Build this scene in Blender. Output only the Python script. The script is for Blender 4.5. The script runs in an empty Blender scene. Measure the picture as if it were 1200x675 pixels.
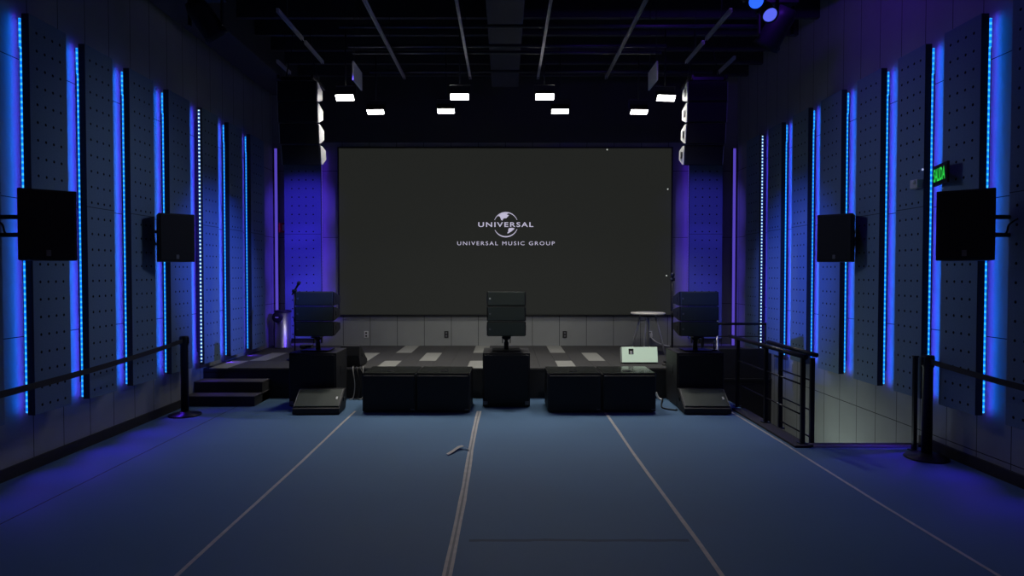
import bpy, bmesh, math, random
from mathutils import Vector, Matrix, Euler
random.seed(7)
C = bpy.context.scene.collection
PI = math.pi
def R(a): return math.radians(a)

# ------------------------------------------------------------------ materials
def new_mat(name):
    m = bpy.data.materials.new(name); m.use_nodes = True
    nt = m.node_tree
    return m, nt, nt.nodes['Principled BSDF']
def N(nt, typ, **kw):
    n = nt.nodes.new(typ)
    for k, v in kw.items(): setattr(n, k, v)
    return n
def math_node(nt, op, a, b=None, c=None):
    n = nt.nodes.new('ShaderNodeMath'); n.operation = op
    for i, v in enumerate((a, b, c)):
        if v is None: continue
        if isinstance(v, (int, float)): n.inputs[i].default_value = v
        else: nt.links.new(v, n.inputs[i])
    return n.outputs[0]
def mixc(nt, fac, a, b):
    n = nt.nodes.new('ShaderNodeMix'); n.data_type = 'RGBA'
    if isinstance(fac, (int, float)): n.inputs[0].default_value = fac
    else: nt.links.new(fac, n.inputs[0])
    for i, v in ((6, a), (7, b)):
        if isinstance(v, tuple): n.inputs[i].default_value = (*v, 1)
        else: nt.links.new(v, n.inputs[i])
    return n.outputs[2]
def mat(name, col, rough=.5, metal=0, noise=.12, scale=30, bump=0., bscale=200., spec=.5, stretch=None):
    m, nt, p = new_mat(name)
    tc = N(nt, 'ShaderNodeTexCoord')
    src = tc.outputs['Object']
    if stretch:
        mp = N(nt, 'ShaderNodeMapping'); mp.inputs['Scale'].default_value = stretch
        nt.links.new(src, mp.inputs[0]); src = mp.outputs[0]
    t = N(nt, 'ShaderNodeTexNoise'); t.inputs['Scale'].default_value = scale; t.inputs['Detail'].default_value = 4
    nt.links.new(src, t.inputs['Vector'])
    a = tuple(c * (1 - noise) for c in col); b = tuple(min(1, c * (1 + noise)) for c in col)
    nt.links.new(mixc(nt, t.outputs[0], a, b), p.inputs['Base Color'])
    p.inputs['Roughness'].default_value = rough; p.inputs['Metallic'].default_value = metal
    p.inputs['Specular IOR Level'].default_value = spec
    if bump:
        t2 = N(nt, 'ShaderNodeTexNoise'); t2.inputs['Scale'].default_value = bscale
        nt.links.new(src, t2.inputs['Vector'])
        b_ = N(nt, 'ShaderNodeBump'); b_.inputs['Strength'].default_value = bump; b_.inputs['Distance'].default_value = .002
        nt.links.new(t2.outputs[0], b_.inputs['Height']); nt.links.new(b_.outputs[0], p.inputs['Normal'])
    return m
def emit(name, col, strength, base=(.02, .02, .02), sample=True):
    m, nt, p = new_mat(name)
    p.inputs['Base Color'].default_value = (*base, 1)
    p.inputs['Emission Color'].default_value = (*col, 1)
    p.inputs['Emission Strength'].default_value = strength
    if not sample: m.cycles.emission_sampling = 'NONE'
    return m
def grille_mat(name, col, pitch, rough=.5):
    """metal sheet with rows of small round perforations"""
    m, nt, p = new_mat(name)
    tc = N(nt, 'ShaderNodeTexCoord')
    v = N(nt, 'ShaderNodeTexVoronoi'); v.inputs['Scale'].default_value = 1 / pitch; v.inputs['Randomness'].default_value = 0
    nt.links.new(tc.outputs['Object'], v.inputs['Vector'])
    f = math_node(nt, 'LESS_THAN', v.outputs['Distance'], .36)
    nt.links.new(mixc(nt, f, col, tuple(c * .25 for c in col)), p.inputs['Base Color'])
    p.inputs['Roughness'].default_value = rough; p.inputs['Specular IOR Level'].default_value = .22
    return m
def holes_mat(name, col, w, axis):
    """fabric board with a grid of round drilled holes: four across, a row every 15 cm"""
    m, nt, p = new_mat(name)
    tc = N(nt, 'ShaderNodeTexCoord'); s = N(nt, 'ShaderNodeSeparateXYZ')
    nt.links.new(tc.outputs['Object'], s.inputs[0])
    u = s.outputs[1] if axis == 'y' else s.outputs[0]
    px, pz = w * .2, .15
    a = math_node(nt, 'DIVIDE', math_node(nt, 'ADD', u, 50 * px - w * .0), px)
    a = math_node(nt, 'SUBTRACT', math_node(nt, 'FRACT', a), .5)
    a = math_node(nt, 'MULTIPLY', a, px)
    z = math_node(nt, 'DIVIDE', math_node(nt, 'ADD', s.outputs[2], 7.5 - .0), pz)
    z = math_node(nt, 'MULTIPLY', math_node(nt, 'SUBTRACT', math_node(nt, 'FRACT', z), .5), pz)
    d = math_node(nt, 'SQRT', math_node(nt, 'ADD', math_node(nt, 'MULTIPLY', a, a), math_node(nt, 'MULTIPLY', z, z)))
    hole = math_node(nt, 'LESS_THAN', d, .0125)
    inside = math_node(nt, 'LESS_THAN', math_node(nt, 'ABSOLUTE', u), w * .40)
    hole = math_node(nt, 'MULTIPLY', hole, inside)
    t = N(nt, 'ShaderNodeTexNoise'); t.inputs['Scale'].default_value = 60
    nt.links.new(tc.outputs['Object'], t.inputs['Vector'])
    # board joint half way up
    zz = math_node(nt, 'LESS_THAN', math_node(nt, 'ABSOLUTE', math_node(nt, 'SUBTRACT', s.outputs[2], 1.83)), .004)
    hole2 = math_node(nt, 'MAXIMUM', hole, math_node(nt, 'MULTIPLY', zz, .7))
    base = mixc(nt, t.outputs[0], tuple(c * .88 for c in col), tuple(c * 1.12 for c in col))
    nt.links.new(mixc(nt, hole2, base, (.004, .004, .006)), p.inputs['Base Color'])
    p.inputs['Roughness'].default_value = .85; p.inputs['Specular IOR Level'].default_value = .2
    b = N(nt, 'ShaderNodeBump'); b.inputs['Strength'].default_value = .6; b.inputs['Distance'].default_value = .01; b.invert = True
    nt.links.new(hole, b.inputs['Height']); nt.links.new(b.outputs[0], p.inputs['Normal'])
    return m
def tile_mat(name, col, axis, pitch, zs, off=0.):
    """cladding boards with dark open joints: verticals every pitch, horizontals at the heights zs"""
    m, nt, p = new_mat(name)
    tc = N(nt, 'ShaderNodeTexCoord'); s = N(nt, 'ShaderNodeSeparateXYZ')
    nt.links.new(tc.outputs['Object'], s.inputs[0])
    u = s.outputs[1] if axis == 'y' else s.outputs[0]
    a = math_node(nt, 'FRACT', math_node(nt, 'DIVIDE', math_node(nt, 'ADD', u, 100 * pitch + off), pitch))
    g = math_node(nt, 'LESS_THAN', a, .008 / pitch)
    for z0 in zs:
        k = math_node(nt, 'LESS_THAN', math_node(nt, 'ABSOLUTE', math_node(nt, 'SUBTRACT', s.outputs[2], z0)), .004)
        g = math_node(nt, 'MAXIMUM', g, k)
    t = N(nt, 'ShaderNodeTexNoise'); t.inputs['Scale'].default_value = 3; t.inputs['Detail'].default_value = 5
    nt.links.new(tc.outputs['Object'], t.inputs['Vector'])
    base = mixc(nt, t.outputs[0], tuple(c * .88 for c in col), tuple(c * 1.12 for c in col))
    nt.links.new(mixc(nt, g, base, (.01, .01, .012)), p.inputs['Base Color'])
    p.inputs['Roughness'].default_value = .6; p.inputs['Specular IOR Level'].default_value = .35
    return m
def led_mat(name, dot=None, gap=None, k=None):
    """LED tape: a bright diode every 5 cm along z"""
    m, nt, p = new_mat(name)
    tc = N(nt, 'ShaderNodeTexCoord'); s = N(nt, 'ShaderNodeSeparateXYZ')
    nt.links.new(tc.outputs['Object'], s.inputs[0])
    f = math_node(nt, 'FRACT', math_node(nt, 'DIVIDE', math_node(nt, 'ADD', s.outputs[2], 5), .05))
    d = math_node(nt, 'LESS_THAN', math_node(nt, 'ABSOLUTE', math_node(nt, 'SUBTRACT', f, .5)), .22)
    p.inputs['Base Color'].default_value = (.01, .01, .02, 1)
    nt.links.new(mixc(nt, d, gap or LED_GAP, dot or LED_DOT), p.inputs['Emission Color'])
    p.inputs['Emission Strength'].default_value = k or LED_STRENGTH
    return m
LED_DOT, LED_GAP, LED_STRENGTH = (.05, .42, 1.0), (.0, .17, .95), 1.5

M = {}
M['black'] = mat('black_plastic', (.022, .022, .024), .5, spec=.3)
M['black_paint'] = mat('black_paint', (.02, .02, .022), .6, bump=.3, bscale=300)
M['cab'] = mat('cabinet_black', (.028, .028, .030), .55, spec=.3, bump=.4, bscale=250)
M['cab_top'] = mat('cabinet_lid', (.016, .018, .016), .14, bump=.1, bscale=60)
M['grille'] = grille_mat('speaker_grille', (.034, .034, .038), .009)
M['grille_green'] = grille_mat('array_grille', (.065, .08, .07), .008, .5)
M['grille_hung'] = grille_mat('hung_grille', (.026, .026, .028), .008, .6)
M['black_metal'] = mat('black_metal', (.012, .012, .016), .35, .3)
M['rail_metal'] = mat('rail_metal', (.62, .61, .58), .4, .2, stretch=(60, 1, 60))
M['pipe'] = mat('ceiling_pipe', (.05, .05, .055), .4, .5)
M['steel'] = mat('stainless_steel', (.62, .60, .62), .36, 1, stretch=(80, 80, 1))
M['light_plate'] = mat('light_grey_plate', (.55, .55, .56), .45)
M['grey_plate'] = mat('grey_plate', (.16, .16, .17), .45)
M['white'] = mat('white_plastic', (.72, .72, .70), .4)
M['table'] = mat('table_top', (.82, .78, .72), .4)
M['table_leg'] = mat('table_leg', (.55, .55, .56), .35, .4)
M['case'] = mat('mint_white_case', (.74, .86, .74), .4, noise=.03)
M['glow_face'] = emit('mint_face_glow', (.50, .66, .50), .62, base=(.5, .55, .5))  # added glow for the front of the white case
M['red'] = mat('red_plastic', (.55, .02, .025), .4)
M['tape'] = mat('floor_tape', (.46, .44, .43), .55, noise=.3, scale=14)
M['tape_mid'] = mat('floor_tape_middle', (.20, .21, .23), .6, noise=.3, scale=14)
M['ceiling'] = mat('ceiling_black', (.08, .08, .085), .9)
M['curtain'] = mat('black_upper_wall', (.06, .06, .065), .9)
M['joist'] = mat('joist_grey', (.05, .05, .055), .8)
M['belt'] = mat('belt_fabric', (.018, .018, .022), .8, bump=.5, bscale=400)
M['rubber'] = mat('dark_rubber', (.022, .022, .024), .8, bump=.5, bscale=150)
M['riser'] = mat('stage_riser', (.026, .026, .028), .8)
M['carpet'] = mat('stage_carpet', (.042, .041, .040), .95, noise=.3, scale=60, bump=.6, bscale=300, stretch=(8, 1, 1))
M['carpet_light'] = mat('stage_carpet_light', (.26, .26, .235), .95, noise=.35, scale=40, bump=.6, bscale=300, stretch=(8, 1, 1))
M['tread'] = mat('step_carpet', (.075, .070, .072), .95, noise=.3, scale=60, bump=.6, bscale=300)
M['wall_y'] = tile_mat('side_cladding', (.29, .31, .305), 'y', .385, (.15, 1.16, 2.33, 3.5), .17)
M['wall_left'] = tile_mat('left_cladding', (.29, .31, .305), 'y', .385, (1.16, 2.33, 3.5), .17)
M['wall_x'] = tile_mat('back_cladding', (.30, .31, .30), 'x', .48, (1.16, 2.33, 3.5), .0)
PANEL = (.15, .225, .32)
M['panel'] = holes_mat('perforated_panel', PANEL, .48, 'y')
M['panel_back'] = holes_mat('perforated_panel_back', PANEL, .62, 'x')
M['panel_edge'] = mat('panel_edge', (.03, .035, .045), .8)
M['led'] = led_mat('led_tape')
M['led_violet'] = led_mat('led_tape_violet', (.16, .10, .9), (.10, .06, .6), .8)
M['led_white'] = led_mat('led_tape_face_on', (.55, .8, 1.0), (.0, .03, .25), 1.3)
M['corner_glow'] = emit('lavender_corner_glow', (.16, .10, .85), .55)  # glow of the added strips at the lit wall edges
M['flood'] = emit('flood_lens', (1, .98, .92), 14, sample=False)
M['blue_lens'] = emit('blue_lens', (.02, .10, 1), 1.6)
M['blue_lens_pale'] = emit('pale_blue_lens', (.12, .16, 1), .9)
M['sign_green'] = emit('sign_green', (.03, .85, .08), .8, sample=False)
M['logo'] = emit('screen_white', (.50, .47, .62), 1.0, sample=False)
M['screen'] = emit('screen_dark', (.0175, .0185, .0165), .88, base=(.006, .006, .006))
M['screen'].node_tree.nodes['Principled BSDF'].inputs['Roughness'].default_value = .8
M['screen'].node_tree.nodes['Principled BSDF'].inputs['Specular IOR Level'].default_value = .15
M['dot'] = emit('tiny_pale_dot', (.7, .75, .7), .7, sample=False)
M['dot_blue'] = emit('tiny_blue_indicator', (.5, .6, 1), .7, sample=False)
M['cable'] = mat('cable_black', (.012, .012, .012), .5)
M['cable_grey'] = mat('cable_grey', (.25, .25, .24), .5)

# floor vinyl
def floor_material():
    m, nt, p = new_mat('blue_vinyl')
    tc = N(nt, 'ShaderNodeTexCoord'); s = N(nt, 'ShaderNodeSeparateXYZ')
    nt.links.new(tc.outputs['Object'], s.inputs[0])
    t = N(nt, 'ShaderNodeTexNoise'); t.inputs['Scale'].default_value = 1.1; t.inputs['Detail'].default_value = 6
    nt.links.new(tc.outputs['Object'], t.inputs['Vector'])
    base = mixc(nt, t.outputs[0], tuple(c * .85 for c in FLOOR), tuple(c * 1.15 for c in FLOOR))
    def near(v, x0, w): return math_node(nt, 'LESS_THAN', math_node(nt, 'ABSOLUTE', math_node(nt, 'SUBTRACT', v, x0)), w)
    seam = near(s.outputs[0], -3.42, .006)
    t2 = N(nt, 'ShaderNodeTexNoise'); t2.inputs['Scale'].default_value = 5
    nt.links.new(tc.outputs['Object'], t2.inputs['Vector'])
    wob = math_node(nt, 'ADD', s.outputs[1], math_node(nt, 'MULTIPLY', t2.outputs[0], .04))
    scuff = math_node(nt, 'MULTIPLY', near(wob, 4.11, .018), near(s.outputs[0], .47, .70))
    g = math_node(nt, 'MAXIMUM', seam, math_node(nt, 'MULTIPLY', scuff, .55))
    nt.links.new(mixc(nt, g, base, (.02, .025, .035)), p.inputs['Base Color'])
    r = math_node(nt, 'ADD', .50, math_node(nt, 'MULTIPLY', t.outputs[0], .2))
    nt.links.new(r, p.inputs['Roughness']); p.inputs['Specular IOR Level'].default_value = .18
    return m
FLOOR = (.088, .166, .285)
M['floor'] = floor_material()

# ------------------------------------------------------------------ mesh builder
class MB:
    def __init__(s): s.bm = bmesh.new(); s.mi = 0
    def _mark(s, n0, mtx):
        s.bm.verts.ensure_lookup_table()
        if mtx is not None:
            for v in s.bm.verts[n0:]: v.co = mtx @ v.co
    def box(s, c, d, bev=0., rot=None, seg=2):
        n0 = len(s.bm.verts); f0 = len(s.bm.faces)
        t = bmesh.new(); bmesh.ops.create_cube(t, size=1)
        for v in t.verts: v.co = Vector((v.co.x * d[0], v.co.y * d[1], v.co.z * d[2]))
        if bev: bmesh.ops.bevel(t, geom=t.edges[:], offset=bev, segments=seg, affect='EDGES', profile=.5)
        mt = Matrix.Translation(c)
        if rot: mt = mt @ Euler(rot).to_matrix().to_4x4()
        s._merge(t, mt); return s
    def _merge(s, t, mt):
        t.verts.index_update(); vs = [s.bm.verts.new(mt @ v.co) for v in t.verts]
        for f in t.faces:
            try:
                nf = s.bm.faces.new([vs[v.index] for v in f.verts]); nf.material_index = s.mi; nf.smooth = f.smooth
            except ValueError: pass
        t.free()
    def prism(s, pts, vec, bev=0., mt=None):
        """closed polygon pts (3-D, planar) extruded by vec"""
        t = bmesh.new(); vs = [t.verts.new(p) for p in pts]; f = t.faces.new(vs)
        r = bmesh.ops.extrude_face_region(t, geom=[f])
        for e in r['geom']:
            if isinstance(e, bmesh.types.BMVert): e.co += Vector(vec)
        bmesh.ops.recalc_face_normals(t, faces=t.faces[:])
        if bev: bmesh.ops.bevel(t, geom=t.edges[:], offset=bev, segments=2, affect='EDGES', profile=.5)
        s._merge(t, mt or Matrix.Identity(4)); return s
    def lathe(s, prof, c=(0, 0, 0), n=32, axis=None):
        """profile [(r,z)...] turned about z (or about axis)"""
        t = bmesh.new(); rings = []
        for r, z in prof:
            if r < 1e-6: rings.append([t.verts.new((0, 0, z))])
            else: rings.append([t.verts.new((r * math.cos(2 * PI * k / n), r * math.sin(2 * PI * k / n), z)) for k in range(n)])
        for a, b in zip(rings, rings[1:]):
            for k in range(n):
                q = [a[k % len(a)], a[(k + 1) % len(a)], b[(k + 1) % len(b)], b[k % len(b)]]
                q = list(dict.fromkeys(q))
                if len(q) > 2: f = t.faces.new(q); f.smooth = True
        bmesh.ops.recalc_face_normals(t, faces=t.faces[:])
        mt = Matrix.Translation(c)
        if axis is not None: mt = mt @ Vector((0, 0, 1)).rotation_difference(Vector(axis)).to_matrix().to_4x4()
        s._merge(t, mt); return s
    def tube(s, pts, r, n=10):
        pts = [Vector(p) for p in pts]; t = bmesh.new(); rings = []
        up = None
        for i, p in enumerate(pts):
            d = (pts[min(i + 1, len(pts) - 1)] - pts[max(i - 1, 0)]).normalized()
            if up is None:
                up = Vector((0, 0, 1)) if abs(d.z) < .9 else Vector((1, 0, 0))
            x = d.cross(up).normalized(); y = x.cross(d).normalized(); up = y
            rings.append([t.verts.new(p + r * (math.cos(2 * PI * k / n) * x + math.sin(2 * PI * k / n) * y)) for k in range(n)])
        for a, b in zip(rings, rings[1:]):
            for k in range(n):
                f = t.faces.new([a[k], a[(k + 1) % n], b[(k + 1) % n], b[k]]); f.smooth = True
        t.faces.new(rings[0]); t.faces.new(rings[-1])
        bmesh.ops.recalc_face_normals(t, faces=t.faces[:])
        s._merge(t, Matrix.Identity(4)); return s
    def quad(s, *p):
        f = s.bm.faces.new([s.bm.verts.new(q) for q in p]); f.material_index = s.mi; return s
    def build(s, name, m, parent=None, loc=(0, 0, 0), rot=(0, 0, 0)):
        me = bpy.data.meshes.new(name); s.bm.normal_update(); s.bm.to_mesh(me); s.bm.free()
        for k in (m if isinstance(m, (list, tuple)) else [m]): me.materials.append(k)
        o = bpy.data.objects.new(name, me); C.objects.link(o)
        o.parent = parent; o.location = loc; o.rotation_euler = rot
        return o
def tag(o, label, cat, group=None):
    o['label'] = label; o['category'] = cat
    if group: o['group'] = group
    return o
def thing(name, label, cat, loc=(0, 0, 0), rot=(0, 0, 0), group=None):
    o = bpy.data.objects.new(name, None); C.objects.link(o); o.empty_display_size = .1
    o.location = loc; o.rotation_euler = rot
    return tag(o, label, cat, group)
def struct(name, mb, m):
    o = mb.build(name, m); o['kind'] = 'structure'; return o
def copy_tree(o, parent=None):
    c = o.copy(); C.objects.link(c); c.parent = parent
    for ch in o.children: copy_tree(ch, c)
    return c
def dup(root, loc, rot, label, group=None):
    c = copy_tree(root); c.location = loc; c.rotation_euler = rot; c['label'] = label
    if group: c['group'] = group
    return c
def smooth_path(pts, n=8):
    """Catmull-Rom through pts"""
    P = [Vector(p) for p in pts]; P = [P[0]] + P + [P[-1]]; out = []
    for i in range(1, len(P) - 2):
        for k in range(n):
            t = k / n; a, b, c, d = P[i - 1], P[i], P[i + 1], P[i + 2]
            out.append(.5 * ((2 * b) + (c - a) * t + (2 * a - 5 * b + 4 * c - d) * t * t + (-a + 3 * b - 3 * c + d) * t ** 3))
    out.append(P[-2]); return out
def area(name, loc, direction, sx, sy, power, col, parent=None, spread=180):
    l = bpy.data.lights.new(name, 'AREA'); l.shape = 'RECTANGLE'; l.size = sx; l.size_y = sy
    l.energy = power; l.color = col; l.spread = R(spread)
    o = bpy.data.objects.new(name, l); C.objects.link(o); o.parent = parent; o.location = loc
    o.rotation_euler = Vector(direction).to_track_quat('-Z', 'Y').to_euler()
    return o

# ------------------------------------------------------------------ room shell
XW, YB, YR, H = 4.1, 11.5, -3.0, 5.5
ST = .41                     # stage height
SX = 2.98                    # inner edge of the stair opening
SY0, SY1 = 6.36, 9.95        # stair opening
mb = MB()
mb.box(((-XW + SX) / 2, (YR + YB) / 2, -.1), (XW + SX, YB - YR, .2))
mb.box(((XW + SX) / 2, (YR + SY0) / 2, -.1), (XW - SX, SY0 - YR, .2))
struct('floor', mb, M['floor'])
struct('wall_left', MB().box((-XW - .1, (YR + YB) / 2, H / 2), (.2, YB - YR, H)), M['wall_left'])
struct('wall_right', MB().box((XW + .1, (YR + YB) / 2, (H - 2.8) / 2), (.2, YB - YR, H + 2.8)), M['wall_y'])
struct('wall_back', MB().box((0, YB + .1, H / 2), (2 * XW + .4, .2, H)), M['wall_x'])
struct('wall_rear', MB().box((0, YR - .1, H / 2), (2 * XW + .4, .2, H)), M['curtain'])
struct('ceiling', MB().box((0, (YR + YB) / 2, H + .1), (2 * XW + .4, YB - YR + .4, .2)), M['ceiling'])
# black header above the screen
struct('trim_1', MB().box((0, YB - .03, 4.75), (6.5, .06, 1.5)), M['curtain'])
# recessed dark baseboards
struct('baseboard_left', MB().box((-XW + .012, (YR + 8.2) / 2, .05), (.024, 8.2 - YR, .10)), M['rubber'])
struct('baseboard_right', MB().box((XW - .012, (YR + SY0) / 2, .05), (.024, SY0 - YR, .10)), M['rubber'])
# stairwell
struct('wall_stairwell', MB().box((SX - .06, (SY0 + SY1) / 2 , -1.35), (.12, SY1 - SY0, 2.3)), M['riser'])
mb = MB().box(((SX + XW) / 2, SY1 + .06, -1.3), (XW - SX, .12, 2.6 + .0))
mb.box(((SX + XW) / 2, SY1 + .05, .268), (XW - SX - .004, .10, .53), .004)
mb.box(((SX + XW) / 2, SY1 - .012, .064), (XW - SX - .004, .02, .03), .003)
struct('wall_stair_end', mb, M['riser'])
mb = MB()
for k in range(13):
    mb.box(((SX + XW) / 2, SY0 + .08 + .26 * k, -.17 * (k + 1) - .1), (XW - SX - .01, .28, .2), .004)
struct('floor_stair_flight', mb, M['rubber'])
mb = MB().box(((2.82 + SX) / 2, (SY0 + 8.0) / 2 - .03, .011), (SX - 2.82, 8.0 - SY0 + .12, .022), .003)
mb.box(((SX + XW) / 2, SY0 - .02, .011), (XW - SX, .08, .022), .003)
struct('trim_2', mb, M['rubber'])
struct('trim_3', MB().box(((SX + XW) / 2 - .02, SY0 - .068, .010), (XW - SX - .1, .012, .02), .002), M['rail_metal'])

# stage: deck planks over a black riser box
YS = 8.78
mb = MB()
mb.box((-.56, (YS + YB) / 2 , (ST - .012) / 2), (2 * XW - 1.12 - .0, YB - YS, ST - .012))
mb.box(((SX + XW) / 2 - .02, (SY1 + .12 + YB) / 2, (ST - .012) / 2), (XW - SX + .04, YB - SY1 - .12, ST - .012))
mb.box((-.56, YS - .004, ST - .03), (2 * XW - 1.14, .012, .04), .003)
struct('stage_platform', mb, M['riser'])
mb = MB()
light = {(-7, 0), (3, 0), (-2, 0), (-5, 1), (5, 1), (-9, 1), (-15, 1), (-7, 2), (-2, 2), (3, 2), (-16, 2)}
rows = [(10.47, 11.5), (9.52, 10.47), (YS, 9.52)]
for j, (y0, y1) in enumerate(rows):
    k = -17
    while k * .25 < XW:
        x0 = max(-XW + .002, k * .25 - .02); x1 = min(k * .25 + .23, XW if y0 > SY1 else SX - .06)
        if x1 > x0 + .02:
            mb.mi = 1 if (k, j) in light else 0
            mb.box(((x0 + x1) / 2, (y0 + y1) / 2, ST - .006), (x1 - x0 - .003, y1 - y0 - .003, .012))
        k += 1
struct('floor_stage', mb, [M['carpet'], M['carpet_light']])
# steps up to the stage
mb = MB()
X0, X1 = -XW + .005, -3.2
for z1, y0 in ((.13, 8.24), (.27, 8.51)):
    mb.mi = 0; mb.box(((X0 + X1) / 2, (y0 + YS) / 2, z1 / 2 - .008), (X1 - X0, YS - y0 - .002, z1 - .016), .003)
    mb.mi = 1; mb.box(((X0 + X1) / 2, (y0 + YS) / 2, z1 - .008), (X1 - X0 + .01, YS - y0 + .006, .016), .004)
struct('stage_steps', mb, [M['riser'], M['tread']])

# ------------------------------------------------------------------ floor tape
for x, w, lab in ((-1.84, .027, 'worn white tape strip along the floor, leftmost of four'),
                  (-.325, .056, 'wide worn white tape strip along the floor, ending at the middle subwoofer'),
                  (1.215, .030, 'white tape strip along the floor, running out from the right pair of subwoofers'),
                  (2.77, .026, 'white tape strip along the floor beside the stair railing, rightmost of four')):
    mb = MB(); y = -2.9; off = 0; rnd = random.Random(int(x * 100))
    yend = 8.2 if x < 2 else 7.95
    prev = None
    while y < yend:
        off = .006 * math.sin(y * 1.7 + x) + rnd.uniform(-.002, .002); ww = w * rnd.uniform(.9, 1.05)
        cur = [(x + off - ww / 2, y, .0022), (x + off + ww / 2, y, .0022)]
        if x == -.325: cur = [cur[0], (x + off - ww * .14, y, .0022), (x + off + ww * .14, y, .0022), cur[1]]
        for q in range(len(cur) - 1) if prev else ():
            mb.mi = 1 if q == 1 else 0
            vs = [prev[q], prev[q + 1], cur[q + 1], cur[q]]; mb.quad(*vs)
        prev = cur; y += .35
    bmesh.ops.remove_doubles(mb.bm, verts=mb.bm.verts[:], dist=1e-5)
    o = mb.build('tape_strip', [M['tape'], M['tape_mid']])
    md = o.modifiers.new('thick', 'SOLIDIFY'); md.thickness = .0018; md.offset = -1
    tag(o, lab, 'tape', 'tape strips on the floor')
mb = MB()
pts = [(-.52, 6.12), (-.44, 6.22), (-.35, 6.17)]
prev = None
for i, (x, y) in enumerate([(-.54, 6.03), (-.50, 6.10), (-.45, 6.22), (-.41, 6.25), (-.36, 6.18), (-.345, 6.16)]):
    z = (.004, .012, .022, .024, .016, .006)[i]
    cur = [(x - .012, y + .03, z), (x + .012, y - .03, z + .004)]
    if prev: mb.quad(prev[0], prev[1], cur[1], cur[0])
    prev = cur
o = mb.build('tape_scrap', M['tape']); md = o.modifiers.new('thick', 'SOLIDIFY'); md.thickness = .002
tag(o, 'torn loose scrap of white tape lying beside the middle floor strip', 'tape')

# ------------------------------------------------------------------ wall panels with LED tape
PZ0, PZ1 = .50, 3.86
NEAR = [4.66, 5.44, 6.16, 6.88, 7.68, 8.52, 9.34, 10.13]
FAR = [5.11, 5.90, 6.59, 7.35, 8.19, 8.99, 9.82, 10.69]
ORD = ['eighth', 'seventh', 'sixth', 'fifth', 'fourth', 'third', 'second', 'first']
XF, TH = 3.96, .065
LED_POWER, LED_WIDE, LED_ROOM = 2.6, .9, .9
LED_COL, LED_VIOLET = (.002, .14, 1.0), (.11, .02, 1.0)
def wall_panel(side, i):
    s = -1 if side == 'left' else 1
    w = FAR[i] - NEAR[i]; yc = (FAR[i] + NEAR[i]) / 2; h = PZ1 - PZ0
    extra = {0: 'cut off by the picture edge', 7: 'next to the stage corner'}.get(i, 'counted from the stage')
    root = thing('acoustic_panel', f'tall slate perforated acoustic panel on the {side} wall, {ORD[i]} {extra}' if i not in (0, 7)
                 else f'tall slate perforated acoustic panel on the {side} wall, {extra}', 'wall panel', (s * XF, yc, PZ0), (0, 0, 0), f'acoustic panels on the {side} wall')
    b = MB(); b.mi = 0
    b.box((s * TH / 2, 0, h / 2), (TH, w, h), .004)
    o = b.build('board', [M['panel'], M['panel_edge']], root)
    for f in o.data.polygons:
        if f.normal.x * s > -.5: f.material_index = 1
    rb = MB()
    for y in (-w * .3, w * .3): rb.box((s * (TH + (XW - XF - TH) / 2), y, h / 2), (XW - XF - TH, .04, h - .3), .002)
    rb.build('mounting_rail', M['black'], root)
    st = MB(); face_on = (side == 'left' and i == 5) or (side == 'right' and i == 7)
    if face_on:
        st.box((s * .040, -w / 2 - .003, h / 2), (.020, .006, h - .06))
    else:
        st.box((s * (TH + .007), -w / 2 + .004, 1.55), (.014, .010, 3.06))
        st.box((s * (TH + .014), -w / 2 + .004, 3.08 + .12), (.014, .010, .24))
    led = st.build('led_strip', M['led_white' if face_on else 'led'], root)
    k = (.45, .75, 1, 1, 1, 1, 1, 1)[i]
    area('led_light', (s * (TH + .022), -w / 2 - .006, h / 2), (s, -.25, 0), .010, h - .06, LED_POWER * k, LED_COL, led)
    area('led_light_wide', (s * (TH + .022), -w / 2 + .03, -.03), (-s * .75, -.15, -.65), .010, .06, LED_ROOM * k * (.35 if i >= 5 else 1), LED_VIOLET, led, 95)
    area('led_light_rear', (s * (TH + .03), -w / 2 + .02, h / 2), (s, .6, 0), .010, h - .01, LED_WIDE * 2 * k, LED_VIOLET, led)
    return root
for side in ('left', 'right'):
    for i in range(8): wall_panel(side, i)
# two on the back wall, LED tape on the edge towards the screen
for side, x0, x1 in (('left', -3.86, -3.22), ('right', 3.22, 3.80)):
    s = -1 if side == 'left' else 1
    w = x1 - x0; h = PZ1 - .55
    root = thing('acoustic_panel', f'blue-lit perforated acoustic panel on the back wall {side} of the screen', 'wall panel', ((x0 + x1) / 2, YB - .14, .55), group='acoustic panels on the back wall')
    o = MB().box((0, TH / 2, h / 2), (w, TH, h), .004).build('board', [M['panel_back'], M['panel_edge']], root)
    for f in o.data.polygons:
        if f.normal.y > -.5: f.material_index = 1
    MB().box((0, TH + .0375, h / 2), (w * .6, .075, h - .3)).build('mounting_rail', M['black'], root)
    led = MB().box((-s * (w / 2 - .004), TH + .008, h / 2), (.010, .014, h - .05)).build('led_strip', M['led_violet'], root)
    area('led_light', (-s * (w / 2 + .004), TH + .02, h / 2), (-s, .55, 0), .012, h - .06, .9, LED_VIOLET, led)
    # added glowing strip standing in for the lit wall edge at the corner
    cs = thing('corner_glow_strip', f'slim lavender glowing strip added for a lit wall edge in the back {side} corner', 'glow strip', (s * 4.035, YB - .04, ST + .001), group='added corner glow strips')
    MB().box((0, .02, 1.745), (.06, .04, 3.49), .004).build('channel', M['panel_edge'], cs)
    MB().box((0, -.005, 1.745), (.048, .012, 3.47), .004).build('edge_glow', M['corner_glow'], cs)

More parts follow.
